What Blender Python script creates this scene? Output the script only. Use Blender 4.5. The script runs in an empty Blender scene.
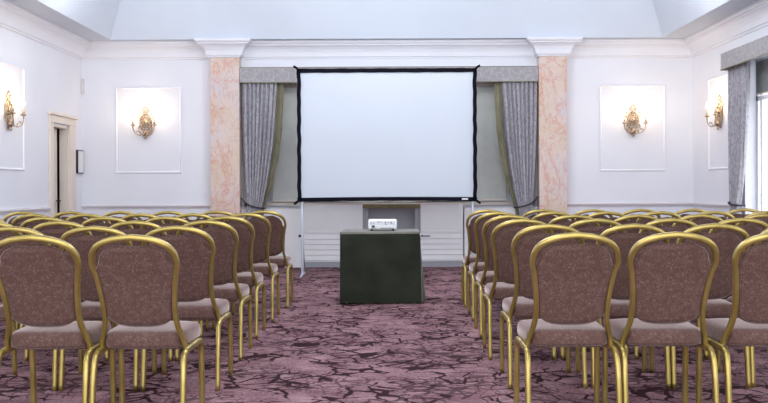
import bpy, bmesh, math, random
from mathutils import Vector, Matrix
random.seed(4)
scn = bpy.context.scene
COL = scn.collection
F = 900.0; HX = 387.0; HY = 188.5; EYE = 1.15

# ------------------------------------------------------------------ materials
def new_mat(name, color, rough=0.6, metal=0.0, spec=0.5):
    m = bpy.data.materials.new(name); m.use_nodes = True
    b = m.node_tree.nodes['Principled BSDF']
    b.inputs['Base Color'].default_value = (*color, 1)
    b.inputs['Roughness'].default_value = rough
    b.inputs['Metallic'].default_value = metal
    b.inputs['Specular IOR Level'].default_value = spec
    return m
def N(m, t, **kw):
    n = m.node_tree.nodes.new(t)
    for k, v in kw.items():
        if k.startswith('i_'): n.inputs[k[2:].replace('_', ' ')].default_value = v
        else: setattr(n, k, v)
    return n
def L(m, a, b): m.node_tree.links.new(a, b)
def bsdf(m): return m.node_tree.nodes['Principled BSDF']
def ramp(m, fac, stops, interp='LINEAR'):
    r = N(m, 'ShaderNodeValToRGB'); r.color_ramp.interpolation = interp
    els = r.color_ramp.elements
    while len(els) < len(stops): els.new(0.5)
    for e, (p, c) in zip(els, stops):
        e.position = p; e.color = (*c, 1) if len(c) == 3 else c
    L(m, fac, r.inputs['Fac']); return r.outputs['Color']
def obj_co(m, scale=(1, 1, 1)):
    t = N(m, 'ShaderNodeTexCoord'); mp = N(m, 'ShaderNodeMapping'); mp.inputs['Scale'].default_value = scale
    L(m, t.outputs['Object'], mp.inputs['Vector']); return mp.outputs['Vector']
def bump(m, h, strength=0.3, dist=0.01):
    b = N(m, 'ShaderNodeBump'); b.inputs['Strength'].default_value = strength; b.inputs['Distance'].default_value = dist
    L(m, h, b.inputs['Height']); L(m, b.outputs['Normal'], bsdf(m).inputs['Normal'])
def mottled(name, c1, c2, scale, rough=0.6, metal=0, bmp=0.0, detail=3):
    m = new_mat(name, c1, rough, metal)
    n = N(m, 'ShaderNodeTexNoise'); n.inputs['Scale'].default_value = scale; n.inputs['Detail'].default_value = detail
    L(m, obj_co(m), n.inputs['Vector'])
    L(m, ramp(m, n.outputs['Fac'], [(0.35, c1), (0.65, c2)]), bsdf(m).inputs['Base Color'])
    if bmp: bump(m, n.outputs['Fac'], bmp, 0.004)
    return m

M = {}
M['wall'] = mottled('wall_paint', (0.77, 0.785, 0.85), (0.80, 0.815, 0.88), 1.5, 0.7)
M['trimw'] = mottled('trim_paint', (0.80, 0.81, 0.87), (0.83, 0.84, 0.90), 2.0, 0.45)
M['ceil'] = mottled('ceiling_paint', (0.64, 0.70, 0.79), (0.67, 0.73, 0.82), 1.0, 0.8)
M['dado'] = mottled('dado_paint', (0.66, 0.63, 0.66), (0.70, 0.67, 0.70), 3.0, 0.5)
M['cream'] = mottled('cream_paint', (0.74, 0.66, 0.58), (0.78, 0.71, 0.64), 3.0, 0.5)
M['doorpaint'] = mottled('door_paint', (0.60, 0.54, 0.47), (0.66, 0.60, 0.53), 3.0, 0.5)
M['counterw'] = mottled('counter_paint', (0.86, 0.86, 0.88), (0.89, 0.89, 0.91), 3.0, 0.5)
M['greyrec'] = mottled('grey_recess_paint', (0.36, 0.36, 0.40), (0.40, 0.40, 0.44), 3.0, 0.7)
M['olivewood'] = mottled('olive_wood', (0.16, 0.13, 0.06), (0.22, 0.18, 0.09), 8.0, 0.5)
M['blind'] = mottled('blind_fabric', (0.58, 0.60, 0.57), (0.63, 0.65, 0.61), 6.0, 0.9)
M['greystandin'] = mottled('stand_in_grey', (0.22, 0.23, 0.24), (0.28, 0.29, 0.29), 40.0, 0.9)
M['bluegrey'] = mottled('rail_paint', (0.50, 0.51, 0.58), (0.54, 0.55, 0.62), 4.0, 0.5)
M['brass'] = mottled('gold_frame', (0.40, 0.30, 0.085), (0.50, 0.385, 0.13), 9.0, 0.31, 0.8)
M['gilt'] = mottled('antique_gilt', (0.20, 0.12, 0.07), (0.66, 0.55, 0.42), 40.0, 0.38, 0.6, 0.3)
M['candle'] = new_mat('candle_tube', (0.80, 0.70, 0.50), 0.5)
M['black'] = new_mat('black_fabric', (0.004, 0.004, 0.010), 0.9, 0, 0.15)
M['blackpl'] = new_mat('black_plastic', (0.015, 0.015, 0.017), 0.4)
M['alu'] = new_mat('aluminium', (0.55, 0.58, 0.66), 0.4, 0.6)
M['projw'] = new_mat('projector_plastic', (0.86, 0.87, 0.88), 0.35)
M['projg'] = new_mat('projector_grey', (0.25, 0.26, 0.28), 0.5)
M['glasslens'] = new_mat('lens_glass', (0.02, 0.02, 0.03), 0.05)
M['screen'] = mottled('screen_vinyl', (0.545, 0.59, 0.66), (0.565, 0.61, 0.68), 0.8, 0.8)
M['paper'] = new_mat('notice_paper', (0.80, 0.80, 0.82), 0.6)
M['rope'] = new_mat('dark_rope', (0.035, 0.028, 0.045), 0.8)
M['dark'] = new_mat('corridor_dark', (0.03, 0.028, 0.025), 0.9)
M['lining'] = mottled('olive_lining', (0.20, 0.185, 0.12), (0.26, 0.24, 0.16), 6.0, 0.9)

def bulb_mat():
    m = new_mat('lit_bulb', (1, 0.85, 0.6), 0.3); b = bsdf(m)
    b.inputs['Emission Color'].default_value = (1.0, 0.80, 0.50, 1); b.inputs['Emission Strength'].default_value = 14
    return m
M['bulb'] = bulb_mat()

def glass():
    m = bpy.data.materials.new('window_glass'); m.use_nodes = True
    nt = m.node_tree; nt.nodes.clear()
    o = nt.nodes.new('ShaderNodeOutputMaterial'); mx = nt.nodes.new('ShaderNodeMixShader')
    t = nt.nodes.new('ShaderNodeBsdfTransparent'); g = nt.nodes.new('ShaderNodeBsdfGlossy'); g.inputs['Roughness'].default_value = 0.02
    mx.inputs[0].default_value = 0.05
    nt.links.new(t.outputs[0], mx.inputs[1]); nt.links.new(g.outputs[0], mx.inputs[2])
    nt.links.new(mx.outputs[0], o.inputs[0]); return m
M['glass'] = glass()

def marble():
    m = new_mat('pink_marble', (0.75, 0.55, 0.45), 0.22)
    co = obj_co(m, (1, 1, 0.55))
    n = N(m, 'ShaderNodeTexNoise'); n.inputs['Scale'].default_value = 2.6; n.inputs['Detail'].default_value = 8; n.inputs['Roughness'].default_value = 0.66; n.inputs['Distortion'].default_value = 0.9
    L(m, co, n.inputs['Vector'])
    sub = N(m, 'ShaderNodeMath', operation='SUBTRACT'); sub.inputs[1].default_value = 0.5; L(m, n.outputs['Fac'], sub.inputs[0])
    ab = N(m, 'ShaderNodeMath', operation='ABSOLUTE'); L(m, sub.outputs[0], ab.inputs[0])
    vein = ramp(m, ab.outputs[0], [(0.0, (1, 1, 1)), (0.012, (0.4, 0.4, 0.4)), (0.04, (0, 0, 0))])
    n2 = N(m, 'ShaderNodeTexNoise'); n2.inputs['Scale'].default_value = 1.7; n2.inputs['Detail'].default_value = 3; L(m, obj_co(m), n2.inputs['Vector'])
    base = ramp(m, n2.outputs['Fac'], [(0.35, (0.66, 0.52, 0.41)), (0.52, (0.69, 0.56, 0.50)), (0.68, (0.64, 0.56, 0.57))])
    mx = N(m, 'ShaderNodeMix', data_type='RGBA')
    fm = N(m, 'ShaderNodeMath', operation='MULTIPLY'); fm.inputs[1].default_value = 0.6; L(m, vein, fm.inputs[0])
    L(m, fm.outputs[0], mx.inputs['Factor']); L(m, base, mx.inputs['A']); mx.inputs['B'].default_value = (0.62, 0.22, 0.13, 1)
    n3 = N(m, 'ShaderNodeTexNoise'); n3.inputs['Scale'].default_value = 7; n3.inputs['Detail'].default_value = 6; n3.inputs['Distortion'].default_value = 1.2; L(m, co, n3.inputs['Vector'])
    s3 = N(m, 'ShaderNodeMath', operation='SUBTRACT'); s3.inputs[1].default_value = 0.5; L(m, n3.outputs['Fac'], s3.inputs[0])
    a3 = N(m, 'ShaderNodeMath', operation='ABSOLUTE'); L(m, s3.outputs[0], a3.inputs[0])
    v3 = ramp(m, a3.outputs[0], [(0.0, (.35, .35, .35)), (0.03, (0, 0, 0))])
    mx3 = N(m, 'ShaderNodeMix', data_type='RGBA'); L(m, v3, mx3.inputs['Factor']); L(m, mx.outputs['Result'], mx3.inputs['A']); mx3.inputs['B'].default_value = (0.50, 0.20, 0.16, 1)
    L(m, mx3.outputs['Result'], bsdf(m).inputs['Base Color']); return m
M['marble'] = marble()

CARPET = ((0.145, 0.066, 0.080), (0.37, 0.22, 0.24), (0.026, 0.006, 0.010))
def carpet():
    m = new_mat('patterned_carpet', (0.25, 0.12, 0.15), 0.95, 0, 0.15)
    g = N(m, 'ShaderNodeTexCoord')
    def warped(scale, amp, seed):
        n = N(m, 'ShaderNodeTexNoise'); n.inputs['Scale'].default_value = scale; n.inputs['Detail'].default_value = 3
        ad = N(m, 'ShaderNodeVectorMath', operation='ADD'); ad.inputs[1].default_value = (seed, seed * 2.3, 0)
        L(m, g.outputs['Object'], ad.inputs[0]); L(m, ad.outputs[0], n.inputs['Vector'])
        s = N(m, 'ShaderNodeVectorMath', operation='SUBTRACT'); s.inputs[1].default_value = (0.5, 0.5, 0.5); L(m, n.outputs['Color'], s.inputs[0])
        sc = N(m, 'ShaderNodeVectorMath', operation='SCALE'); sc.inputs['Scale'].default_value = amp; L(m, s.outputs[0], sc.inputs[0])
        a2 = N(m, 'ShaderNodeVectorMath', operation='ADD'); L(m, ad.outputs[0], a2.inputs[0]); L(m, sc.outputs[0], a2.inputs[1])
        fl = N(m, 'ShaderNodeVectorMath', operation='MULTIPLY'); fl.inputs[1].default_value = (1, 1, 0); L(m, a2.outputs[0], fl.inputs[0])
        return fl.outputs[0]
    def edges(scale, amp, seed, wmin, wmax, mscale, mlo, mhi, stretch=(1, 1, 1)):
        v = N(m, 'ShaderNodeTexVoronoi', feature='DISTANCE_TO_EDGE'); v.inputs['Scale'].default_value = scale
        w = warped(3.0, amp, seed)
        mu = N(m, 'ShaderNodeVectorMath', operation='MULTIPLY'); mu.inputs[1].default_value = stretch; L(m, w, mu.inputs[0])
        L(m, mu.outputs[0], v.inputs['Vector'])
        n = N(m, 'ShaderNodeTexNoise'); n.inputs['Scale'].default_value = mscale; n.inputs['Detail'].default_value = 2
        L(m, warped(1.0, 0.0, seed + 7), n.inputs['Vector'])
        wd = N(m, 'ShaderNodeMapRange'); wd.inputs['From Min'].default_value = mlo; wd.inputs['From Max'].default_value = mhi
        wd.inputs['To Min'].default_value = wmin; wd.inputs['To Max'].default_value = wmax; L(m, n.outputs['Fac'], wd.inputs['Value'])
        d = N(m, 'ShaderNodeMath', operation='SUBTRACT'); L(m, wd.outputs[0], d.inputs[0]); L(m, v.outputs['Distance'], d.inputs[1])
        k = N(m, 'ShaderNodeMath', operation='MULTIPLY', use_clamp=True); k.inputs[1].default_value = 40; L(m, d.outputs[0], k.inputs[0])
        return k.outputs[0]
    a = edges(3.4, 0.45, 0.0, -0.02, 0.052, 3.4, 0.36, 0.66, (0.7, 1, 1))
    b = edges(7.0, 0.26, 3.1, -0.03, 0.085, 2.6, 0.34, 0.58, (0.8, 1, 1))
    c0 = edges(12.5, 0.20, 8.4, -0.06, 0.115, 2.2, 0.36, 0.58, (0.8, 1, 1))
    m0 = N(m, 'ShaderNodeMath', operation='MAXIMUM'); L(m, a, m0.inputs[0]); L(m, b, m0.inputs[1])
    c1 = N(m, 'ShaderNodeMath', operation='MULTIPLY'); c1.inputs[1].default_value = 0.7; L(m, c0, c1.inputs[0])
    mxm = N(m, 'ShaderNodeMath', operation='MAXIMUM'); L(m, m0.outputs[0], mxm.inputs[0]); L(m, c1.outputs[0], mxm.inputs[1])
    f = N(m, 'ShaderNodeTexNoise'); f.inputs['Scale'].default_value = 55; f.inputs['Detail'].default_value = 2; L(m, g.outputs['Object'], f.inputs['Vector'])
    f2 = N(m, 'ShaderNodeTexNoise'); f2.inputs['Scale'].default_value = 5; f2.inputs['Detail'].default_value = 5; L(m, g.outputs['Object'], f2.inputs['Vector'])
    av = N(m, 'ShaderNodeMath', operation='ADD'); L(m, f.outputs['Fac'], av.inputs[0]); L(m, f2.outputs['Fac'], av.inputs[1])
    hf = N(m, 'ShaderNodeMath', operation='MULTIPLY'); hf.inputs[1].default_value = 0.5; L(m, av.outputs[0], hf.inputs[0])
    base = ramp(m, hf.outputs[0], [(0.38, CARPET[0]), (0.62, CARPET[1])])
    mx = N(m, 'ShaderNodeMix', data_type='RGBA'); L(m, mxm.outputs[0], mx.inputs['Factor']); L(m, base, mx.inputs['A']); mx.inputs['B'].default_value = (*CARPET[2], 1)
    L(m, mx.outputs['Result'], bsdf(m).inputs['Base Color'])
    bump(m, f.outputs['Fac'], 0.5, 0.01)
    return m
M['carpet'] = carpet()

def upholstery():
    m = new_mat('mauve_upholstery', (0.2, 0.1, 0.1), 0.75, 0, 0.3)
    b = bsdf(m); b.inputs['Sheen Weight'].default_value = 0.8; b.inputs['Sheen Roughness'].default_value = 0.35; b.inputs['Sheen Tint'].default_value = (1, .85, .83, 1)
    co = obj_co(m)
    n = N(m, 'ShaderNodeTexNoise'); n.inputs['Scale'].default_value = 38; n.inputs['Detail'].default_value = 2; L(m, co, n.inputs['Vector'])
    n2 = N(m, 'ShaderNodeTexNoise'); n2.inputs['Scale'].default_value = 160; L(m, co, n2.inputs['Vector'])
    v = N(m, 'ShaderNodeTexNoise'); v.inputs['Scale'].default_value = 85; v.inputs['Detail'].default_value = 1.5; v.inputs['Distortion'].default_value = 0.8; L(m, co, v.inputs['Vector'])
    s1 = N(m, 'ShaderNodeMath', operation='SUBTRACT'); s1.inputs[1].default_value = 0.5; L(m, v.outputs['Fac'], s1.inputs[0])
    s2 = N(m, 'ShaderNodeMath', operation='ABSOLUTE'); L(m, s1.outputs[0], s2.inputs[0])
    sp = ramp(m, s2.outputs[0], [(0.012, (1, 1, 1)), (0.045, (0, 0, 0))])
    msk = ramp(m, n.outputs['Fac'], [(0.42, (0, 0, 0)), (0.54, (1, 1, 1))])
    mu = N(m, 'ShaderNodeMath', operation='MULTIPLY'); L(m, sp, mu.inputs[0]); L(m, msk, mu.inputs[1])
    m2 = N(m, 'ShaderNodeMath', operation='MULTIPLY'); L(m, mu.outputs[0], m2.inputs[0]); m2.inputs[1].default_value = 0.5
    base = ramp(m, n2.outputs['Fac'], [(0.35, UPH[0]), (0.65, UPH[1])])
    mx = N(m, 'ShaderNodeMix', data_type='RGBA'); L(m, m2.outputs[0], mx.inputs['Factor']); L(m, base, mx.inputs['A']); mx.inputs['B'].default_value = (*UPH[2], 1)
    L(m, mx.outputs['Result'], bsdf(m).inputs['Base Color'])
    bump(m, n2.outputs['Fac'], 0.15, 0.002)
    return m
UPH = ((0.088, 0.042, 0.033), (0.130, 0.066, 0.053), (0.29, 0.21, 0.185))
M['uph'] = upholstery()

def curtain_mat():
    m = new_mat('curtain_fabric', (0.3, 0.28, 0.32), 0.85)
    n = N(m, 'ShaderNodeTexNoise'); n.inputs['Scale'].default_value = 42; n.inputs['Detail'].default_value = 4; n.inputs['Distortion'].default_value = 1.0
    L(m, obj_co(m, (1, 1, 0.5)), n.inputs['Vector'])
    L(m, ramp(m, n.outputs['Fac'], [(0.36, (0.27, 0.25, 0.29)), (0.50, (0.37, 0.36, 0.40)), (0.66, (0.46, 0.45, 0.48))]), bsdf(m).inputs['Base Color'])
    return m
M['curtain'] = curtain_mat()
def pelmet_mat():
    m = new_mat('pelmet_fabric', (0.4, 0.38, 0.4), 0.85)
    v = N(m, 'ShaderNodeTexVoronoi', feature='DISTANCE_TO_EDGE'); v.inputs['Scale'].default_value = 11
    n = N(m, 'ShaderNodeTexNoise'); n.inputs['Scale'].default_value = 9; n.inputs['Detail'].default_value = 3
    co = obj_co(m); L(m, co, n.inputs['Vector'])
    mx = N(m, 'ShaderNodeMix', data_type='VECTOR'); mx.inputs['Factor'].default_value = 0.12; L(m, co, mx.inputs['A']); L(m, n.outputs['Color'], mx.inputs['B'])
    L(m, mx.outputs['Result'], v.inputs['Vector'])
    n2 = N(m, 'ShaderNodeTexNoise'); n2.inputs['Scale'].default_value = 90; L(m, co, n2.inputs['Vector'])
    a = ramp(m, v.outputs['Distance'], [(0.02, (0.47, 0.455, 0.465)), (0.09, (0.38, 0.365, 0.385))])
    b = ramp(m, n2.outputs['Fac'], [(0.35, (0.75, 0.75, 0.75)), (0.65, (1.1, 1.1, 1.1))])
    mm = N(m, 'ShaderNodeMix', data_type='RGBA', blend_type='MULTIPLY'); mm.inputs['Factor'].default_value = 1; L(m, a, mm.inputs['A']); L(m, b, mm.inputs['B'])
    L(m, mm.outputs['Result'], bsdf(m).inputs['Base Color']); return m
M['pelmet'] = pelmet_mat()
def cloth_mat():
    m = new_mat('dark_green_cloth', (0.03, 0.033, 0.026), 0.8, 0, 0.3)
    b = bsdf(m); b.inputs['Sheen Weight'].default_value = 0.25; b.inputs['Sheen Roughness'].default_value = 0.35; b.inputs['Sheen Tint'].default_value = (0.8, 0.8, 0.7, 1)
    n = N(m, 'ShaderNodeTexNoise'); n.inputs['Scale'].default_value = 4; n.inputs['Detail'].default_value = 5; L(m, obj_co(m), n.inputs['Vector'])
    L(m, ramp(m, n.outputs['Fac'], [(0.35, (0.012, 0.015, 0.008)), (0.65, (0.024, 0.028, 0.017))]), b.inputs['Base Color'])
    bump(m, n.outputs['Fac'], 0.4, 0.02)
    return m
M['cloth'] = cloth_mat()
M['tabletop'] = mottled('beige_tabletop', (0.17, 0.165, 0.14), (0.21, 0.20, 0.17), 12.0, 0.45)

# ------------------------------------------------------------------ mesh helpers
def link(name, bm, mat, parent=None, smooth=False, loc=None):
    bmesh.ops.recalc_face_normals(bm, faces=bm.faces)
    me = bpy.data.meshes.new(name); bm.to_mesh(me); bm.free()
    me.materials.append(M[mat] if isinstance(mat, str) else mat)
    if smooth:
        for p in me.polygons: p.use_smooth = True
    o = bpy.data.objects.new(name, me); COL.objects.link(o)
    if parent: o.parent = parent
    if loc: o.location = loc
    return o
def empty(name, loc=(0, 0, 0), rz=0):
    o = bpy.data.objects.new(name, None); COL.objects.link(o); o.location = loc; o.rotation_euler = (0, 0, rz); o.empty_display_size = 0.1
    return o
def tag(o, label, cat, group=None):
    o['label'] = label; o['category'] = cat
    if group: o['group'] = group
    return o
def struct(o): o['kind'] = 'structure'; return o
def box(bm, x0, x1, y0, y1, z0, z1, bev=0.0):
    t = bmesh.new() if bev else bm
    vs = [t.verts.new((x, y, z)) for x in (x0, x1) for y in (y0, y1) for z in (z0, z1)]
    for f in ((0, 1, 3, 2), (4, 6, 7, 5), (0, 4, 5, 1), (2, 3, 7, 6), (0, 2, 6, 4), (1, 5, 7, 3)):
        t.faces.new([vs[i] for i in f])
    if bev:
        bmesh.ops.bevel(t, geom=list(t.edges), offset=bev, segments=3, profile=0.5, affect='EDGES')
        me = bpy.data.meshes.new('t'); t.to_mesh(me); t.free(); bm.from_mesh(me); bpy.data.meshes.remove(me)
    return bm
def boxes(*bs, bev=0.0):
    bm = bmesh.new()
    for b in bs: box(bm, *b, bev=bev)
    return bm
def catmull(pts, n=6):
    P = [Vector(p) for p in pts]; P = [2 * P[0] - P[1]] + P + [2 * P[-1] - P[-2]]; out = []
    for i in range(1, len(P) - 2):
        for k in range(n):
            t = k / n; a, b, c, d = P[i - 1:i + 3]
            out.append(0.5 * ((2 * b) + (c - a) * t + (2 * a - 5 * b + 4 * c - d) * t * t + (3 * b - a - 3 * c + d) * t ** 3))
    out.append(P[-2]); return out
def tube(bm, pts, ra, rb=None, ref=Vector((0, 1, 0)), seg=8, power=2.0, taper=None, cap=True):
    """sweep a (super)ellipse: rb along ref direction, ra across it"""
    rb = rb or ra; rings = []
    for i, p in enumerate(pts):
        p = Vector(p)
        d = (Vector(pts[min(i + 1, len(pts) - 1)]) - Vector(pts[max(i - 1, 0)])).normalized()
        b = ref - d * ref.dot(d)
        if b.length < 1e-4: b = Vector((1, 0, 0)) - d * d.x
        b.normalize(); a = d.cross(b)
        s = taper[i] if taper else 1
        ring = []
        for k in range(seg):
            t = 2 * math.pi * (k + 0.5) / seg; c, q = math.cos(t), math.sin(t)
            c = math.copysign(abs(c) ** (2 / power), c); q = math.copysign(abs(q) ** (2 / power), q)
            ring.append(bm.verts.new(p + a * c * ra * s + b * q * rb * s))
        rings.append(ring)
    for r0, r1 in zip(rings, rings[1:]):
        for k in range(seg): bm.faces.new((r0[k], r0[(k + 1) % seg], r1[(k + 1) % seg], r1[k]))
    if cap: bm.faces.new(rings[0][::-1]); bm.faces.new(rings[-1])
    return bm
def lathe(bm, prof, seg=16, center=(0, 0, 0), sy=1.0):
    cx, cy, cz = center; rings = []
    for r, z in prof:
        rings.append([bm.verts.new((cx + r * math.cos(2 * math.pi * k / seg), cy + sy * r * math.sin(2 * math.pi * k / seg), cz + z)) for k in range(seg)])
    for r0, r1 in zip(rings, rings[1:]):
        for k in range(seg): bm.faces.new((r0[k], r0[(k + 1) % seg], r1[(k + 1) % seg], r1[k]))
    bm.faces.new(rings[0][::-1]); bm.faces.new(rings[-1]); return bm
def sweep_plan(path, prof, closed_prof=True):
    """path: plan polyline (x,y) with the room on its right; prof: (offset into room, z)"""
    bm = bmesh.new(); n = len(path); rings = []
    for i, p in enumerate(path):
        p = Vector(p); ns = []
        if i > 0: d = (p - Vector(path[i - 1])).normalized(); ns.append(Vector((d.y, -d.x)))
        if i < n - 1: d = (Vector(path[i + 1]) - p).normalized(); ns.append(Vector((d.y, -d.x)))
        m = ns[0] if len(ns) == 1 else (ns[0] + ns[1]) / (1 + ns[0].dot(ns[1]))
        rings.append([bm.verts.new((p.x + m.x * o, p.y + m.y * o, z)) for o, z in prof])
    k = len(prof)
    for r0, r1 in zip(rings, rings[1:]):
        for j in range(k): bm.faces.new((r0[j], r0[(j + 1) % k], r1[(j + 1) % k], r1[j]))
    bm.faces.new(rings[0][::-1]); bm.faces.new(rings[-1]); return bm

# ------------------------------------------------------------------ the room
XL, XR, YB, YN, ZC = -4.465, 4.485, 13.18, -1.6, 3.295
PL = (-2.543, -2.125); PR = (2.197, 2.60); PF = 12.98
struct(link('floor', boxes((XL - .3, XR + .3, YN, YB + .5, -0.1, 0)), 'carpet'))
DA, DB = 12.0, 12.6      # door opening along the left wall
FILL_LWIN = [(7.1, 8.9), (3.8, 5.6), (0.4, 2.2)]  # added openings, out of view, for extra daylight
lb_ = [(XL - .11, XL, FILL_LWIN[0][1], DA, 0, ZC), (XL - .11, XL, FILL_LWIN[1][1], FILL_LWIN[0][0], 0, ZC), (XL - .11, XL, FILL_LWIN[2][1], FILL_LWIN[1][0], 0, ZC), (XL - .11, XL, YN, FILL_LWIN[2][0], 0, ZC)]
for a, b in FILL_LWIN: lb_ += [(XL - .11, XL, a, b, 0, 0.95), (XL - .11, XL, a, b, 2.74, ZC)]
struct(link('wall_left', boxes(*lb_, (XL - .11, XL, DB, YB + .4, 0, ZC), (XL - .11, XL, DA, DB, 2.03, ZC)), 'wall'))
WIN = [(9.45, 11.27), (5.6, 7.4), (1.8, 3.6)]
W0, W1 = 0.32, 2.74
rb_ = [(XR, XR + .22, WIN[0][1], YB + .4, 0, ZC), (XR, XR + .22, WIN[1][1], WIN[0][0], 0, ZC), (XR, XR + .22, WIN[2][1], WIN[1][0], 0, ZC), (XR, XR + .22, YN, WIN[2][0], 0, ZC)]
for a, b in WIN: rb_ += [(XR, XR + .22, a, b, 0, W0), (XR, XR + .22, a, b, W1, ZC)]
struct(link('wall_right', boxes(*rb_), 'wall'))
struct(link('wall_back', boxes((XL, PL[1], YB, YB + .4, 0, ZC), (PR[0], XR, YB, YB + .4, 0, ZC), (PL[1], PR[0], YB, YB + .4, 2.74, ZC),
                               (PL[1], PR[0], YB + .3, YB + .4, 0, 2.74)), 'wall'))
# tray ceiling: flat border, steep sides, flat top
bm = bmesh.new()
TX, TY, TI, TZ = 3.95, 12.87, 0.42, 4.32
def quad(bm, *p): bm.faces.new([bm.verts.new(q) for q in p])
for s in (-1, 1):
    xo = XL - .1 if s < 0 else XR + .2
    quad(bm, (xo, YN, ZC), (s * TX, YN, ZC), (s * TX, TY, ZC), (xo, TY, ZC))
    quad(bm, (s * TX, YN, ZC), (s * TX, TY, ZC), (s * (TX - TI), TY - TI, TZ), (s * (TX - TI), YN, TZ))
quad(bm, (XL - .1, TY, ZC), (XR + .2, TY, ZC), (XR + .2, YB + .4, ZC), (XL - .1, YB + .4, ZC))
quad(bm, (-TX, TY, ZC), (TX, TY, ZC), (TX - TI, TY - TI, TZ), (-TX + TI, TY - TI, TZ))
quad(bm, (-TX + TI, YN, TZ), (TX - TI, YN, TZ), (TX - TI, TY - TI, TZ), (-TX + TI, TY - TI, TZ))
bmesh.ops.remove_doubles(bm, verts=bm.verts, dist=1e-4)
ce = struct(link('ceiling', bm, 'ceil'))
sm = ce.modifiers.new('s', 'SOLIDIFY'); sm.thickness = 0.05; sm.offset = -1 if ce.data.polygons[0].normal.z < 0 else 1
path = [(XL, YN), (XL, YB), (PL[0], YB), (PL[0], PF), (PL[1], PF), (PL[1], YB), (PR[0], YB), (PR[0], PF), (PR[1], PF), (PR[1], YB), (XR, YB), (XR, YN)]
crown = [(0, 3.05), (.018, 3.05), (.024, 3.072), (.045, 3.078), (.05, 3.10), (.062, 3.14), (.085, 3.18), (.118, 3.212), (.15, 3.228), (.155, 3.245), (.175, 3.25), (.19, 3.27), (.195, 3.294), (0, 3.294)]
struct(link('trim_2', sweep_plan(path, crown), 'trimw'))
dadop = [(0, .865), (.012, .868), (.014, .885), (.03, .892), (.038, .91), (.03, .928), (0, .932)]
base = [(0, .0), (.018, .0), (.018, .09), (.010, .105), (0, .11)]
def rail(name, pts, prof, mat): return struct(link(name, sweep_plan(pts, prof), mat))
rail('trim_3', [(XL, YN), (XL, 11.86)], dadop, 'dado')
rail('trim_4', [(XL + .001, YB), (PL[0], YB)], dadop, 'dado')
rail('trim_5', [(PR[1], YB), (XR, YB), (XR, WIN[0][1] + .02)], dadop, 'dado')
rail('baseboard_left', [(XL, YN), (XL, 11.86)], base, 'trimw')
rail('baseboard_back', [(XL + .001, YB), (PL[0], YB)], base, 'trimw')
rail('baseboard_right', [(PR[1], YB), (XR, YB), (XR, YN)], base, 'trimw')
# marble pilasters
for i, (a, b) in enumerate((PL, PR)):
    struct(link('trim_%d' % (6 + i), boxes((a, b, PF, YB - .001, .16, 3.05), bev=0.004), 'marble'))
    struct(link('trim_%d' % (8 + i), boxes((a - .015, b + .015, PF - .015, YB - .002, 0, .16), bev=0.006), 'trimw'))
# moulded panel frames on the walls
def panel_frame(n, p, u0, u1, z0, z1, rz):
    bm = bmesh.new()
    prof = [(0, 0), (.006, .012), (.016, .016), (.024, .010), (.030, .002), (.034, 0)]
    loops = []
    for o, h in prof:
        loops.append([bm.verts.new((u, -h, z)) for u, z in ((u0 + o, z0 + o), (u1 - o, z0 + o), (u1 - o, z1 - o), (u0 + o, z1 - o))])
    for l0, l1 in zip(loops, loops[1:]):
        for k in range(4): bm.faces.new((l0[k], l0[(k + 1) % 4], l1[(k + 1) % 4], l1[k]))
    o = struct(link('trim_%d' % n, bm, 'trimw')); o.location = p; o.rotation_euler = (0, 0, rz); return o
panel_frame(10, (0, YB, 0), -3.975, -3.0, 1.385, 2.65, 0)
panel_frame(11, (0, YB, 0), 3.115, 4.085, 1.385, 2.65, 0)
panel_frame(12, (XL, 0, 0), 10.1, 11.07, 1.385, 2.65, math.pi / 2)
panel_frame(13, (XR, 0, 0), -12.53, -11.57, 1.385, 2.65, -math.pi / 2)

# door in the left wall: surround, leaf ajar, dark passage behind
d = struct(empty('door_1', (XL, DA, 0)))
W = DB - DA
def arch_parts():
    bm = boxes((0, .03, -.13, 0, 0, 2.05), (0, .03, W, W + .24, 0, 2.05), (0, .035, -.13, W + .24, 2.05, 2.15), (0, .06, -.15, W + .26, 2.15, 2.19), bev=0.006)
    return bm
link('door_surround', arch_parts(), 'cream', d)
link('jamb', boxes((-.11, 0, W - .025, W, 0, 2.03), (-.11, 0, 0, .02, 0, 2.03), (-.11, 0, 0, W, 2.005, 2.03)), 'cream', d)
leaf = link('door_leaf', boxes((-.155, -.115, .02, .50, .005, 2.0), (-.115, -.107, .08, .44, .2, .85), (-.115, -.107, .08, .44, 1.0, 1.9), bev=0.004), 'doorpaint', d)
bmh = bmesh.new(); tube(bmh, [(-.11, .45, 1.0), (-.055, .45, 1.0), (-.05, .40, 1.0), (-.05, .35, 1.0)], .011)
link('door_handle', bmh, 'blackpl', leaf, True)
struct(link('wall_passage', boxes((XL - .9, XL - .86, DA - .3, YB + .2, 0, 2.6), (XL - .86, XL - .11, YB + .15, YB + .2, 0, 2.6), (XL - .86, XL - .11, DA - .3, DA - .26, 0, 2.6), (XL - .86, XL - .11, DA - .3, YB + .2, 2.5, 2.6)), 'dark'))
struct(link('floor_passage', boxes((XL - .86, XL - .3, DA - .3, YB + .2, -.06, 0)), 'dark'))

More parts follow.
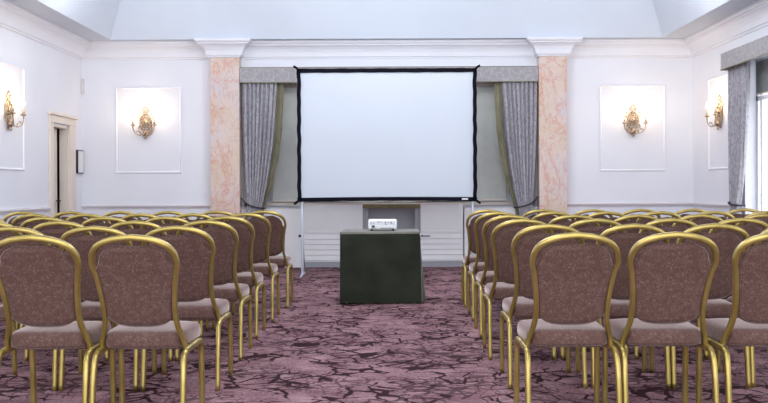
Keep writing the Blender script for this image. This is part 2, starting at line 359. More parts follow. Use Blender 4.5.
# centre bay: window with lowered blind, ledge, panelled cover
w = struct(empty('window_1', (0, YB + .26, .895)))
cw = (PR[0] + PL[1]) / 2
link('window_frame', boxes((PL[1], PL[1] + .32, -.02, .03, 0, 1.84), (PR[0] - .32, PR[0], -.02, .03, 0, 1.84), (PL[1], PR[0], -.02, .03, 0, .05), (PL[1], PR[0], -.02, .03, 1.78, 1.84),
                           (-.05, .05, -.02, .0, .05, 1.78), bev=0.003), 'cream', w)
link('pane', boxes((PL[1] + .32, PR[0] - .32, .02, .026, .05, 1.78)), 'glass', w)
bl = empty('roller_blind', (cw, YB + .215, .96))
tag(bl, 'wide greige roller blind lowered over the bay window behind the projection screen', 'blind')
link('blind_fabric', boxes((-1.74, 1.74, 0, .004, .02, 1.70)), 'blind', bl)
link('bottom_bar', boxes((-1.74, 1.74, -.008, .010, 0, .03), bev=.003), 'cream', bl)
bmr = bmesh.new(); tube(bmr, [(-1.74, .0, 1.72), (1.74, .0, 1.72)], .022, seg=12, ref=Vector((0, 0, 1))); link('roller', bmr, 'cream', bl, True)

# white panelled heating cover below the ledge
cv = empty('radiator_cover', (0, YB, 0))
tag(cv, 'long white panelled radiator cover with louvred base under the bay window ledge', 'radiator cover')
CL, CR = -1.24, 1.11      # centre louvred stretch
link('ledge', boxes((PL[1] + .002, CL - .001, -.02, .20, .872, .889), bev=.004), 'bluegrey', cv)
link('ledge', boxes((CR + .001, PR[0] - .002, -.02, .20, .872, .889), bev=.004), 'bluegrey', cv)
link('side_panel', boxes((PL[1] + .002, CL - .02, -.005, .02, .0, .865)), 'counterw', cv)
link('side_panel', boxes((CR + .02, PR[0] - .002, -.005, .02, .0, .865)), 'counterw', cv)
for a, b in ((CL, -.36), (.49, CR)):
    pb = boxes((a, b, .0, .02, .50, .92)); 
    box(pb, a, a + .05, -.012, 0, .50, .92); box(pb, b - .07, b, -.012, 0, .50, .92); box(pb, a + .05, b - .07, -.012, 0, .50, .53)
    link('upper_panel', pb, 'counterw', cv)
link('top_rail', boxes((CL, CR, -.018, .20, .92, .936)), 'cream', cv)
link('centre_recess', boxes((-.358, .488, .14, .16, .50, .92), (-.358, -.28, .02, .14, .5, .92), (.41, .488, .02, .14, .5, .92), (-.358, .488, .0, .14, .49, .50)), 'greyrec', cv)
link('centre_rail', boxes((-.358, .488, -.01, .01, .86, .92)), 'olivewood', cv)
lv = bmesh.new()
for k in range(5):
    z = .10 + k * .078
    vs = [(CL, -.002, z), (CR, -.002, z), (CR, -.016, z + .004), (CL, -.016, z + .004), (CL, -.004, z + .072), (CR, -.004, z + .072)]
    v = [lv.verts.new(p) for p in vs]; lv.faces.new((v[0], v[1], v[2], v[3])); lv.faces.new((v[3], v[2], v[5], v[4]))
box(lv, CL, CR, 0, .02, .08, .50)
link('louvre', lv, 'counterw', cv)
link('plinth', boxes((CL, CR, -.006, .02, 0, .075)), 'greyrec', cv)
kb = empty('wall_lever', (.56, YB - .025, .455)); tag(kb, 'small dark lever on the louvred cover just right of the clothed table', 'lever')
b_ = bmesh.new(); tube(b_, [(-.07, 0, 0), (.07, 0, 0)], .010, ref=Vector((0, 0, 1))); link('lever_bar', b_, 'projg', kb, True)
b_ = bmesh.new(); tube(b_, [(-.05, 0, 0), (-.05, .016, 0)], .016, ref=Vector((0, 0, 1))); link('mount', b_, 'projg', kb, True)

# right wall windows: far one real, two nearer ones added unseen for light
for i, (a, b) in enumerate(WIN):
    w = struct(empty('window_%d' % (i + 2), (XR + .14, a, W0)))
    wd, h = b - a, W1 - W0
    tz = 1.93
    fr = boxes((0, .06, 0, .06, 0, h), (0, .06, wd - .06, wd, 0, h), (0, .06, 0, wd, 0, .06), (0, .06, 0, wd, h - .06, h), (0, .06, 0, wd, tz - .03, tz + .03), (0, .06, wd / 2 - .03, wd / 2 + .03, 0, h), bev=0.004)
    link('window_frame', fr, 'trimw', w)
    sh = boxes((-.01, .0, wd - .20, wd - .15, .06, tz - .03), (-.01, 0, wd - .20, wd - .15, tz + .03, h - .06), bev=.002)
    link('casement_stile', sh, 'trimw', w)
    link('pane', boxes((.028, .032, .06, wd - .06, .06, h - .06)), 'glass', w)
    link('window_sill', boxes((-.18, 0, -.03, wd + .03, -.03, 0), bev=.005), 'trimw', w)
    if i == 0:
        link('window_handle', boxes((-.03, -.012, wd - .185, wd - .165, .62, .74), bev=.003), 'alu', w)
for i, (a, b) in enumerate(FILL_LWIN):  # frames and panes of the added, unseen left openings
    w = struct(empty('window_%d' % (i + 5), (XL - .08, a, .95)))
    wd, h = b - a, 2.74 - .95
    link('window_frame', boxes((-.03, .03, 0, .06, 0, h), (-.03, .03, wd - .06, wd, 0, h), (-.03, .03, 0, wd, 0, .06), (-.03, .03, 0, wd, h - .06, h), (-.03, .03, wd / 2 - .03, wd / 2 + .03, 0, h), bev=.004), 'trimw', w)
    link('pane', boxes((-.002, .002, .06, wd - .06, .06, h - .06)), 'glass', w)
gb = empty('grey_view_stand_in', (XR + .115, WIN[0][0], 0)); gb.name = 'view_stand_in'  # added sheet: stands in for the darker outdoor view through the upper pane
tag(gb, 'grey sheet standing in for dim outdoor view, top of the tall right window', 'blind')
link('blind_fabric', boxes((0, .004, .07, WIN[0][1] - WIN[0][0] - .07, 2.30, 2.70)), 'greystandin', gb)
link('bottom_bar', boxes((-.004, .008, .07, WIN[0][1] - WIN[0][0] - .07, 2.285, 2.305)), 'cream', gb)

# ------------------------------------------------------------------ curtains
def curtain_sheet(edge, z0, z1, folds, amp, nx=72, nz=44, y0=0.0, phase=0.0, th=0.004):
    """edge(z)->(xl,xr); pleated sheet"""
    bm = bmesh.new(); g = []
    for j in range(nz + 1):
        z = z0 + (z1 - z0) * j / nz; xl, xr = edge(z); row = []
        for i in range(nx + 1):
            u = i / nx; uu = u + 0.012 * math.sin(9 * u + 2.3) 
            w = math.sin(2 * math.pi * folds * uu + phase + .25 * math.sin(z * 2.1))
            w2 = 0.35 * math.sin(2 * math.pi * folds * 2.3 * uu + 1.3 + z)
            row.append(bm.verts.new((xl + (xr - xl) * u + amp * .25 * math.cos(2 * math.pi * folds * uu), y0 + amp * (w + w2), z)))
        g.append(row)
    for j in range(nz):
        for i in range(nx): bm.faces.new((g[j][i], g[j][i + 1], g[j + 1][i + 1], g[j + 1][i]))
    return bm
def lerp_tab(tab):
    def f(z):
        for (za, a), (zb, b) in zip(tab, tab[1:]):
            if z <= zb or zb == tab[-1][0]:
                t = max(0, min(1, (z - za) / (zb - za))); return tuple(p + (q - p) * t for p, q in zip(a, b))
    return f
def px(x, s=69.2): return (x - HX) / s
def solid(o, t=.004): 
    m = o.modifiers.new('s', 'SOLIDIFY'); m.thickness = t; m.offset = 0
YC = 13.065
def bay_curtain(sign, label):
    # widths given for the left one as distances from the pilaster
    p0 = PL[1] if sign < 0 else PR[0]
    c = empty('curtain', (p0, YC, 0)); tag(c, label, 'curtain', 'curtains in the centre bay')
    E = lambda *t: [(z, ((a, b) if sign < 0 else (-b, -a))) for z, a, b in t]
    e = lerp_tab(E((.12, .02, .27), (.70, .03, .26), (.88, .09, .30), (1.05, .085, .345), (1.4, .06, .41), (1.8, .04, .465), (2.2, .03, .50), (2.70, .02, .535)))
    o = link('drape', curtain_sheet(e, .12, 2.72, 8, .026), 'curtain', c, True); solid(o)
    e2 = lerp_tab(E((.12, .2, .29), (.88, .28, .33), (1.2, .38, .46), (1.6, .44, .55), (2.0, .5, .60), (2.70, .52, .635)))
    o = link('lining', curtain_sheet(e2, .12, 2.72, 1.5, .006, 20, y0=.05), 'lining', c, True); solid(o)
    s = -sign
    t = bmesh.new(); tube(t, catmull([(s * .008, -.02, 1.03), (s * .06, -.045, .965), (s * .15, -.058, .91), (s * .25, -.05, .88), (s * .33, -.02, .868), (s * .345, .045, .87)]), .012)
    link('tieback', t, 'rope', c, True)
    h = bmesh.new(); tube(h, [(s * .006, -.02, 1.03), (s * .035, -.02, 1.03)], .014, ref=Vector((0, 0, 1))); link('tieback_hook', h, 'gilt', c, True)
bay_curtain(-1, 'grey patterned curtain tied back beside the left marble pilaster')
bay_curtain(1, 'grey patterned curtain tied back beside the right marble pilaster')
pm = empty('pelmet', (0, 0, 0)); tag(pm, 'long grey damask pelmet running behind the top of the projection screen', 'pelmet')
link('pelmet_board', boxes((PL[1] + .003, PR[0] - .003, 13.0, 13.02, 2.69, 2.906), (PL[1] + .003, PR[0] - .003, 13.02, YB - .004, 2.88, 2.906), bev=.002), 'pelmet', pm)
link('piping', boxes((PL[1] + .004, PR[0] - .004, 12.995, 13.003, 2.683, 2.695), (PL[1] + .004, PR[0] - .004, 12.995, 13.003, 2.90, 2.91)), 'rope' if False else 'lining', pm)
# right wall pelmet and curtains
rp = empty('pelmet', (XR, 0, 0)); tag(rp, 'grey damask pelmet over the tall window in the right wall', 'pelmet')
link('pelmet_board', boxes((-.215, -.195, 9.0, 11.5, 2.645, 2.85), (-.195, -.003, 11.48, 11.5, 2.645, 2.85), (-.195, -.003, 9.0, 9.02, 2.645, 2.85), (-.195, -.003, 9.02, 11.48, 2.83, 2.85), bev=.002), 'pelmet', rp)
link('piping', boxes((-.222, -.213, 9.0, 11.505, 2.638, 2.650), (-.222, -.003, 11.497, 11.506, 2.638, 2.65)), 'lining', rp)
c = empty('curtain', (XR - .10, 0, 0)); tag(c, 'grey curtain gathered at the far side of the tall right-hand window', 'curtain')
e = lerp_tab([(.05, (11.22, 11.44)), (.9, (11.20, 11.44)), (1.4, (11.08, 11.46)), (2.0, (10.98, 11.47)), (2.83, (10.92, 11.47))])
bm = curtain_sheet(e, .05, 2.82, 6, .03)
for v in bm.verts: v.co = Vector((v.co.y, v.co.x, v.co.z))
o = link('drape', bm, 'curtain', c, True); solid(o)
t = bmesh.new(); tube(t, catmull([(.095, 11.50, 1.02), (.03, 11.49, .97), (-.06, 11.4, .95), (-.065, 11.3, .93), (-.03, 11.18, .92), (.06, 11.17, .92)]), .013); link('tieback', t, 'rope', c, True)

# ------------------------------------------------------------------ sconces
def make_sconce():
    r = empty('wall_sconce')
    # back plate: oval cartouche, scrolls, crest and pendant (wall plane y=0, room is -y)
    bm = bmesh.new()
    def ov(a, b, rr, y=-.018, n=28, z0=0):
        P = [(a * math.cos(2 * math.pi * k / n), y, z0 + b * math.sin(2 * math.pi * k / n)) for k in range(n + 1)]
        tube(bm, P, rr, cap=False)
    ov(.085, .125, .011); ov(.052, .075, .008, -.022)
    for k in range(14):      # beads between the rings
        a = 2 * math.pi * k / 14
        bmesh.ops.create_icosphere(bm, subdivisions=1, radius=.012, matrix=Matrix.Translation((.069 * math.cos(a), -.025, .10 * math.sin(a))))
    for s in (-1, 1):
        tube(bm, catmull([(0, -.02, .235), (s * .03, -.024, .20), (s * .055, -.022, .165), (s * .03, -.02, .14), (s * .012, -.02, .165), (s * .03, -.02, .18)], 5), .008)
        tube(bm, catmull([(s * .02, -.02, -.215), (s * .05, -.03, -.17), (s * .09, -.03, -.12), (s * .10, -.025, -.07), (s * .075, -.02, -.06), (s * .07, -.02, -.09)], 5), .009)
        tube(bm, catmull([(s * .08, -.02, .05), (s * .11, -.025, .08), (s * .10, -.022, .12), (s * .07, -.02, .12)], 5), .007)
    link('backplate', bm, 'gilt', r, True)
    bm = bmesh.new(); lathe(bm, [(.002, -.245), (.014, -.235), (.022, -.215), (.012, -.20), (.03, -.185), (.045, -.16), (.035, -.135), (.012, -.12)], 12, (0, -.04, 0), .8); link('pendant', bm, 'gilt', r, True)
    bm = bmesh.new(); bmesh.ops.create_uvsphere(bm, u_segments=12, v_segments=8, radius=1, matrix=Matrix.Translation((0, -.03, 0)) @ Matrix.Diagonal((.032, .018, .045, 1)))
    for k in range(8):
        a = 2 * math.pi * k / 8; bmesh.ops.create_icosphere(bm, subdivisions=1, radius=.012, matrix=Matrix.Translation((.034 * math.cos(a), -.03, .05 * math.sin(a))))
    link('rosette', bm, 'gilt', r, True)
    for s in (-1, 1):
        bm = bmesh.new(); tube(bm, catmull([(0, -.05, -.15), (s * .05, -.09, -.19), (s * .11, -.12, -.17), (s * .15, -.13, -.11), (s * .155, -.13, -.05)], 6), .008)
        tube(bm, catmull([(s * .05, -.09, -.185), (s * .075, -.10, -.14), (s * .11, -.11, -.13), (s * .105, -.11, -.155)], 5), .006)
        arm = link('arm', bm, 'gilt', r, True)
        bm = bmesh.new(); lathe(bm, [(.006, -.06), (.03, -.05), (.036, -.04), (.03, -.036), (.014, -.03), (.017, -.015), (.012, -.005)], 12, (s * .155, -.13, 0)); link('drip_pan', bm, 'gilt', arm, True)
        bm = bmesh.new(); lathe(bm, [(.011, -.01), (.011, .06), (.006, .062)], 10, (s * .155, -.13, 0)); cd = link('candle', bm, 'candle', r, True)
        bm = bmesh.new(); lathe(bm, [(.006, .062), (.014, .075), (.017, .092), (.012, .115), (.004, .135), (.001, .142)], 10, (s * .155, -.13, 0)); link('bulb', bm, 'bulb', cd, True)
    return r
sc0 = make_sconce()
def copy_tree(o, parent=None):
    c = o.copy(); COL.objects.link(c)
    if parent: c.parent = parent
    for ch in list(o.children): copy_tree(ch, c)
    return c
SC = [((-3.525, YB, 1.15 + 67 / 68.3), 0, 'gilt two-candle wall sconce in the moulded panel left of the left marble pilaster'),
      ((3.60, YB, 1.15 + 67 / 68.3), 0, 'gilt two-candle wall sconce in the moulded panel right of the right marble pilaster'),
      ((XL, 10.59, 1.15 + 80 / 85), math.pi / 2, 'gilt two-candle sconce on the left wall before the doorway'),
      ((XR, 12.08, 1.15 + 75 / 74.4), -math.pi / 2, 'gilt two-candle sconce on the right wall by the window curtain')]
for i, (p, rz, lb) in enumerate(SC):
    s = sc0 if i == 0 else copy_tree(sc0)
    s.location = p; s.rotation_euler = (0, 0, rz); tag(s, lb, 'wall light', 'gilt wall sconces')
    for q in (-1, 1):
        ld = bpy.data.lights.new('candle_light', 'POINT'); ld.energy = SCONCE_W if 'SCONCE_W' in globals() else 2.5; ld.color = (1, .74, .45); ld.shadow_soft_size = .03
        lo = bpy.data.objects.new('candle_light', ld); COL.objects.link(lo)
        lo.location = Vector(p) + Matrix.Rotation(rz, 3, 'Z') @ Vector((q * .155, -.13, .17))

# ------------------------------------------------------------------ small wall things
nf = empty('notice_frame', (XL, 13.02, 1.555)); tag(nf, 'narrow black-edged framed notice on left wall between door and corner', 'frame')
link('frame', boxes((0.001, .035, -.115, .125, -.17, .17), bev=.003), 'blackpl', nf)
link('notice', boxes((.0355, .038, -.10, .11, -.155, .155)), 'paper', nf)
cs = link('wall_sensor', boxes((XL + .005, XL + .04, YB - .05, YB - .005, 2.55, 2.77), bev=.004), 'dado'); tag(cs, 'slim pale grey fitting high in the back left corner', 'sensor')

# ------------------------------------------------------------------ projection screen
SY = 11.8; SS = F / SY
sx0, sx1 = (297.5 - HX) / SS, (477 - HX) / SS
sz0, sz1 = EYE + (HY - 201) / SS, EYE + (HY - 68.5) / SS
S = empty('projection_screen', ((sx0 + sx1) / 2, SY, 0)); tag(S, 'large white projection screen laced in a black frame on grey legs', 'projection screen')
cx = (sx0 + sx1) / 2; hw = (sx1 - sx0) / 2
link('screen_surface', boxes((-hw + .03, hw - .03, 0, .004, sz0 + .03, sz1 - .03)), 'screen', S)
bm = bmesh.new(); n = 64   # black border whose inner edge is slightly scalloped by the lacing
def wav(t, k): return .0035 * math.sin(t * 2 * math.pi * k) + .002 * math.sin(t * 31)
def strip(fo, fi):
    r = []
    for k in range(n + 1):
        t = k / n; (xo, zo), (xi, zi) = fo(t), fi(t)
        r.append([bm.verts.new((xo, -.018, zo)), bm.verts.new((xi, -.018, zi)), bm.verts.new((xi, -.002, zi)), bm.verts.new((xo, .012, zo))])
    for a, b in zip(r, r[1:]):
        for q in range(4): bm.faces.new((a[q], a[(q + 1) % 4], b[(q + 1) % 4], b[q]))
    bm.faces.new(r[0]); bm.faces.new(r[-1])
bw = .052
lx = lambda t: -hw + 2 * hw * t
lz = lambda t: sz0 + (sz1 - sz0) * t
sag = lambda t: .012 * math.sin(math.pi * t)
strip(lambda t: (lx(t), sz1 + wav(t, 9) * .5), lambda t: (lx(t), sz1 - bw - wav(t, 8) * .4))
strip(lambda t: (lx(t), sz0 - .008 + sag(t) + wav(t, 9) * .5), lambda t: (lx(t), sz0 + bw - .005 + sag(t) * .6))
strip(lambda t: (-hw + wav(t, 7), lz(t)), lambda t: (-hw + bw * .95 + wav(t, 7) * .8, lz(t)))
strip(lambda t: (hw - wav(t, 7), lz(t)), lambda t: (hw - bw * .95 - wav(t, 7) * .8, lz(t)))
link('border', bm, 'black', S)
for sx in (-1, 1):
    for z, dz in ((sz0, -1), (sz1, 1)):
        b_ = bmesh.new(); tube(b_, [(sx * (hw - .04), -.008, z - dz * .04), (sx * (hw + .012), -.008, z + dz * .015), (sx * (hw + .045), -.006, z + dz * .035)], .016, .012); link('corner_tie', b_, 'black', S)
link('back_frame', boxes((-hw + .015, hw - .015, .014, .04, sz0 + .01, sz0 + .035), (-hw + .015, hw - .015, .014, .04, sz1 - .035, sz1 - .01), (-hw + .015, -hw + .04, .014, .04, sz0, sz1), (hw - .04, hw - .015, .014, .04, sz0, sz1), bev=.003), 'alu', S)
for sx in (-1, 1):
    x = sx * (hw - .055)
    lg = boxes((x - .016, x + .016, .045, .085, .02, 1.35), bev=.004)
    leg = link('leg', lg, 'alu', S)
    b_ = bmesh.new(); tube(b_, [(x + sx * .0, .06 - .22, .015), (x, .06 + .35, .015)], .016, .013, ref=Vector((0, 0, 1)), power=4); link('foot', b_, 'alu', leg)
    b_ = bmesh.new(); tube(b_, [(x, .07, .60), (x, .38, .03)], .010); link('brace', b_, 'alu', leg, True)
    b_ = bmesh.new(); tube(b_, [(x - .016, .065, .53), (x - .05, .065, .53)], .018, ref=Vector((0, 0, 1))); link('clamp_knob', b_, 'blackpl', leg, True)
link('maker_tag', boxes((hw - .20, hw - .12, -.0205, -.018, sz0 + .012, sz0 + .032)), 'paper', S)

# ------------------------------------------------------------------ table, cloth, projector
TY0 = F / 100.4; TZ_ = .716
tx0, tx1 = -.470, .330
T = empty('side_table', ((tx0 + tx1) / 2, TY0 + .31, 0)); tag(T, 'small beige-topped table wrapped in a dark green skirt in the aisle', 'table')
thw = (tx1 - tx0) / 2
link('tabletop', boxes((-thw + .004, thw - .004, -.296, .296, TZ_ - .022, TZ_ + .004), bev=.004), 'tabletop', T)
for a in (-1, 1):
    for b in (-1, 1):
        link('leg', boxes((a * (thw - .06) - .015, a * (thw - .06) + .015, b * .25 - .015, b * .25 + .015, 0, TZ_ - .022), bev=.003), 'alu', T)
def cloth():
    bm = bmesh.new(); hx, hy = thw, .30; per = []
    nx, ny = 44, 32; rc = .02
    def pt(sx, sy, t, along):  pass
    side = []
    for i in range(nx): side.append((-hx + 2 * hx * i / nx, -hy, 0, -1, i / nx))
    for i in range(ny): side.append((hx, -hy + 2 * hy * i / ny, 1, 0, i / ny))
    for i in range(nx): side.append((hx - 2 * hx * i / nx, hy, 0, 1, i / nx))
    for i in range(ny): side.append((-hx, hy - 2 * hy * i / ny, -1, 0, i / ny))
    rows = []; nz = 24
    for j in range(nz + 1):
        f = j / nz; z = TZ_ * (1 - f) + .006 * f; ring = []
        for (x, y, ax, ay, u) in side:
            k = min(u, 1 - u); corner = math.exp(-(k / .07) ** 2)
            fl = f ** 1.2
            off = .018 * min(1, f * 12) ** .5 - .018 + fl * (.004 + .006 * math.sin(u * math.pi * 5 + (2 if ax else .5)) * (1 - corner) + (.055 * math.sin(math.pi * u) if ax == 1 else 0) + .004 * corner)
            if ax == 0 and ay == -1: off *= .55
            cxs = (1 if u > .5 else -1)
            px_, py_ = x + ax * off, y + ay * off
            # spread of corner folds sideways
            if ax == 0: px_ += (math.copysign(1, x) * corner * fl * .004)
            else: py_ += (math.copysign(1, y) * corner * fl * .006)
            ring.append(bm.verts.new((px_, py_, z + (.004 * math.sin(u * 17) * f if j == nz else 0) + (.003 if j == nz else 0))))
        rows.append(ring)
    m = len(side)
    for a, b in zip(rows, rows[1:]):
        for k in range(m): bm.faces.new((a[k], a[(k + 1) % m], b[(k + 1) % m], b[k]))
    return bm
ck = link('tablecloth', cloth(), 'cloth', None, True, ((tx0 + tx1) / 2, TY0 + .31, 0)); solid(ck, .003)
tag(ck, 'dark green cloth skirt hanging to the floor around the small aisle table', 'tablecloth')
m_ = ck.modifiers.new('e', 'EDGE_SPLIT'); m_.split_angle = math.radians(50)

P = empty('projector', ((382.3 - HX) / 98.5, TY0 + .27, TZ_ + .0045)); tag(P, 'white projector on the green-clothed table facing the screen', 'projector')
pb = boxes((-.145, .145, -.11, .11, .018, .112), bev=.014)
for v in pb.verts:
    if v.co.z > .09: v.co.z += .010 * (1 - (v.co.x / .145) ** 2)
link('body', pb, 'projw', P, True).data.polygons
link('connector_panel', boxes((-.125, .125, -.1125, -.109, .062, .098)), new_mat('connector_panel_grey', (.70, .72, .76), .5), P)
for x, w_, z, h_ in ((-.115, .006, .08, .022), (-.088, .006, .08, .022), (-.04, .026, .09, .010), (-.012, .014, .09, .008), (.03, .016, .084, .014), (.034, .018, .067, .008), (.06, .010, .086, .010), (.088, .022, .088, .010), (.09, .018, .074, .008)):
    link('port', boxes((x - w_ / 2, x + w_ / 2, -.1145, -.112, z - h_ / 2, z + h_ / 2)), 'projg', P)
link('power_socket', boxes((-.108, -.078, -.1145, -.109, .034, .056), bev=.002), 'blackpl', P)
link('vent', boxes((-.02, .115, -.1135, -.109, .023, .032), (-.115, -.06, -.1135, -.109, .023, .029)), 'projg', P)
b_ = bmesh.new(); tube(b_, [(-.07, .105, .07), (-.07, .13, .07)], .036, ref=Vector((0, 0, 1)), seg=20); ln = link('lens_ring', b_, 'projg', P, True)
b_ = bmesh.new(); tube(b_, [(-.07, .128, .07), (-.07, .133, .07)], .026, ref=Vector((0, 0, 1)), seg=20); link('lens', b_, 'glasslens', ln, True)
for x in (-.11, .11):
    for y in (-.08, .08):
        b_ = bmesh.new(); tube(b_, [(x, y, 0), (x, y, .02)], .012, seg=10); link('foot', b_, 'blackpl', P, True)

# ------------------------------------------------------------------ banquet chairs
BK = [(.203, .135, .388), (.196, .115, .43), (.178, .088, .49), (.170, .066, .55), (.174, .035, .64), (.188, .000, .74), (.200, -.022, .785), (.198, -.034, .818), (.186, -.050, .853), (.153, -.066, .885), (.088, -.079, .909), (0, -.084, .920)]
BK = [(x * .985, y, .388 + (z - .388) * 1.024) for x, y, z in BK]
def make_chair():
    r = empty('banquet_chair')
    half = catmull(BK, 5)
    full = half + [Vector((-p.x, p.y, p.z)) for p in reversed(half[:-1])]
    bm = bmesh.new(); tube(bm, full, .0115, .0165, power=5, seg=12, taper=[1 + .30 * max(0, min(1, (p.z - .80) / .12)) for p in full]); link('back_frame', bm, 'brass', r, True)
    # lookup of frame half width / lean by height (side part)
    side = [p for p in half if p.z < .915]
    def at(z):
        z = max(side[0].z, min(side[-1].z, z))
        for a, b in zip(side, side[1:]):
            if a.z <= z <= b.z:
                t = (z - a.z) / max(1e-6, b.z - a.z); return a.x + (b.x - a.x) * t, a.y + (b.y - a.y) * t
        return side[-1].x, side[-1].y
    archz = [(p.x, p.z) for p in half if p.z > .83][::-1]
    def arch(x):
        x = abs(x)
        for (xa, za), (xb, zb) in zip(archz, archz[1:]):
            if xa <= x <= xb: return za + (zb - za) * (x - xa) / max(1e-6, xb - xa)
        return archz[-1][1]
    bm = bmesh.new(); nu, nv = 28, 26; F_, B_ = [], []
    for j in range(nv + 1):
        v = j / nv; zn = .495 + (.912 - .495) * v; w = at(zn)[0] - .006
        # rounded lower corners, shoulders
        if v < .16: w *= 1 - .30 * (1 - v / .16) ** 2.4
        if v > .93: w *= 1 - .22 * ((v - .93) / .07) ** 2
        if v > .84: w = min(w, at(.875)[0] - .006 - .035 * ((v - .84) / .16) ** 2)
        fr, bk = [], []
        for i in range(nu + 1):
            u = -1 + 2 * i / nu; x = u * w
            zt = arch(x) - .019 - (.006 if abs(x) < .13 else 0) - .014 * math.exp(-(x / .05) ** 2) - .004 * math.exp(-(x / .10) ** 2)
            zb = .495 + .018 * abs(u) ** 3
            z = zb + (zt - zb) * v
            y = at(min(z, .90))[1]
            e = (1 - abs(u) ** 6) ** .5 * (1 - abs(2 * v - 1) ** 14) ** .5
            fr.append(bm.verts.new((x, y + .006 + .024 * e, z))); bk.append(bm.verts.new((x, y + .004 - .020 * e, z)))
        F_.append(fr); B_.append(bk)
    for j in range(nv):
        for i in range(nu):
            bm.faces.new((F_[j][i], F_[j][i + 1], F_[j + 1][i + 1], F_[j + 1][i])); bm.faces.new((B_[j][i], B_[j + 1][i], B_[j + 1][i + 1], B_[j][i + 1]))
        bm.faces.new((F_[j][0], F_[j + 1][0], B_[j + 1][0], B_[j][0])); bm.faces.new((F_[j][nu], B_[j][nu], B_[j + 1][nu], F_[j + 1][nu]))
    for i in range(nu):
        bm.faces.new((F_[0][i], B_[0][i], B_[0][i + 1], F_[0][i + 1])); bm.faces.new((F_[nv][i], F_[nv][i + 1], B_[nv][i + 1], B_[nv][i]))
    link('backrest', bm, 'uph', r, True)
    # seat cushion
    bm = bmesh.new(); ns = 40; rings = []
    prof = [(.94, .394), (.985, .398), (1.0, .412), (1.0, .438), (.985, .455), (.94, .466), (.80, .473), (.5, .478), (.15, .480)]
    for sc_, z in prof:
        ring = []
        for k in range(ns):
            t = 2 * math.pi * k / ns; c_, s_ = math.cos(t), math.sin(t)
            x = math.copysign(abs(c_) ** .36, c_); y = math.copysign(abs(s_) ** .36, s_)
            wx = .202 + .012 * y
            ring.append(bm.verts.new((x * wx * sc_, .285 + y * .205 * sc_, z)))
        rings.append(ring)
    for a, b in zip(rings, rings[1:]):
        for k in range(ns): bm.faces.new((a[k], a[(k + 1) % ns], b[(k + 1) % ns], b[k]))
    bm.faces.new(rings[0][::-1]); bm.faces.new(rings[-1]); link('seat', bm, 'uph', r, True)
    bm = boxes((-.17, .17, .14, .44, .380, .395), bev=.004); link('seat_base', bm, 'uph', r)
    for s in (-1, 1):
        p = catmull([(s * .214, 0, 0), (s * .213, .012, .12), (s * .212, .028, .26), (s * .210, .045, .34), (s * .208, .075, .372), (s * .207, .13, .380), (s * .207, .25, .381)], 4)
        bm = bmesh.new(); tube(bm, p, .0135, .0165, ref=Vector((0, 1, .15)), power=3.2, seg=10); link('leg', bm, 'brass', r, True)
        p = catmull([(s * .207, .25, .381), (s * .207, .37, .380), (s * .207, .418, .370), (s * .207, .437, .34), (s * .207, .443, .26), (s * .207, .450, .12), (s * .207, .455, 0)], 4)
        bm = bmesh.new(); tube(bm, p, .0135, .0165, ref=Vector((0, 1, .15)), power=3.2, seg=10); link('leg', bm, 'brass', r, True)
    return r
DEP = [4.20, 5.15, 6.03, 6.91, 7.79, 8.66]
LEFT = [[134, 35], [178.5, 95, 13.5], [207, 136.7, 61.5, -9], [227, 167, 106.5, 46, -14.5], [246.5, 194, 141, 88, 35, -18], [264.5, 217, 169.5, 121.5, 73, 25]]
RIGHT = [[575, 674, 778], [548, 632, 712.5, 793], [522, 595, 669, 739], [509, 573, 636, 698, 762], [498, 553, 606, 659, 712, 765], [487.5, 542, 592, 640, 691, 743]]
ROWN = ['nearest row', 'second row from camera', 'third row from camera', 'fourth row from camera', 'fifth row from camera', 'farthest row']
SEAT = ['aisle seat', 'second seat from aisle', 'third seat from aisle', 'fourth seat from aisle', 'fifth seat from aisle', 'sixth seat from aisle', 'seventh seat from aisle']
ch0 = make_chair(); first = True
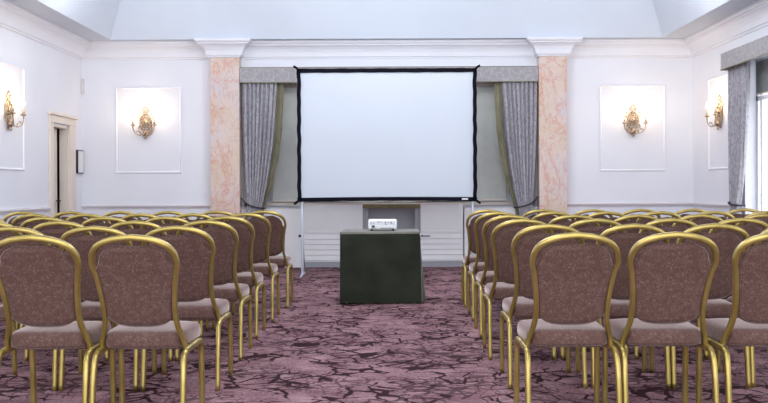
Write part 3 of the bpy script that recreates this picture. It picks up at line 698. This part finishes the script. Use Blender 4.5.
for blk, rows in (('left', LEFT), ('right', RIGHT)):
    for i, row in enumerate(rows):
        for j, x in enumerate(row):
            c = ch0 if first else copy_tree(ch0); first = False
            dd = DEP[i] - .035
            c.location = ((x - HX) * dd / F, DEP[i] + random.uniform(-.012, .012), 0)
            c.rotation_euler = (0, 0, random.uniform(-.015, .015))
            tag(c, 'mauve banquet chair with gold frame, %s block, %s, %s' % (blk, ROWN[i], SEAT[j]), 'chair', 'banquet chairs in the %s block' % blk)

# ------------------------------------------------------------------ light
wd = bpy.data.worlds.new('World'); scn.world = wd; wd.use_nodes = True
bg = wd.node_tree.nodes['Background']; bg.inputs['Color'].default_value = (0.93, 0.96, 1.0, 1); bg.inputs['Strength'].default_value = 3.1
def lamp(name, kind, loc, e, col, size=.3, rot=None, sy=None):
    ld = bpy.data.lights.new(name, kind); ld.energy = e; ld.color = col
    if kind == 'AREA':
        ld.size = size
        if sy: ld.shape = 'RECTANGLE'; ld.size_y = sy
    else: ld.shadow_soft_size = size
    o = bpy.data.objects.new(name, ld); COL.objects.link(o); o.location = loc
    if rot: o.rotation_euler = rot
    return o
# added unseen fill lights near the tray's front corners, brightening the louvred cover
for x in (-3.2, 3.2):
    lamp('corner_fill_light', 'POINT', (x, 10.6, 3.7), 24, (1, .97, .95), .25)
# added unseen point lights inside the tray, brightening walls and seats
for y in (2.5, 6.5, 9.6):
    lamp('tray_fill_light', 'POINT', (0, y, 3.75), 115, (.95, .97, 1.0), .30)

cam = bpy.data.cameras.new('Camera'); co = bpy.data.objects.new('Camera', cam); COL.objects.link(co)
cam.sensor_width = 36; cam.lens = F / 768 * 36; cam.shift_x = -(HX - 384) / 768; cam.shift_y = -(201.5 - HY) / 768
cam.clip_start = .05
co.location = (0, 0, EYE); co.rotation_euler = (math.pi / 2, math.radians(0.25), 0)
scn.camera = co
vs = scn.view_settings; vs.view_transform = 'Standard'; vs.look = 'None'; vs.exposure = 0.12; vs.gamma = 1; vs.use_curve_mapping = False
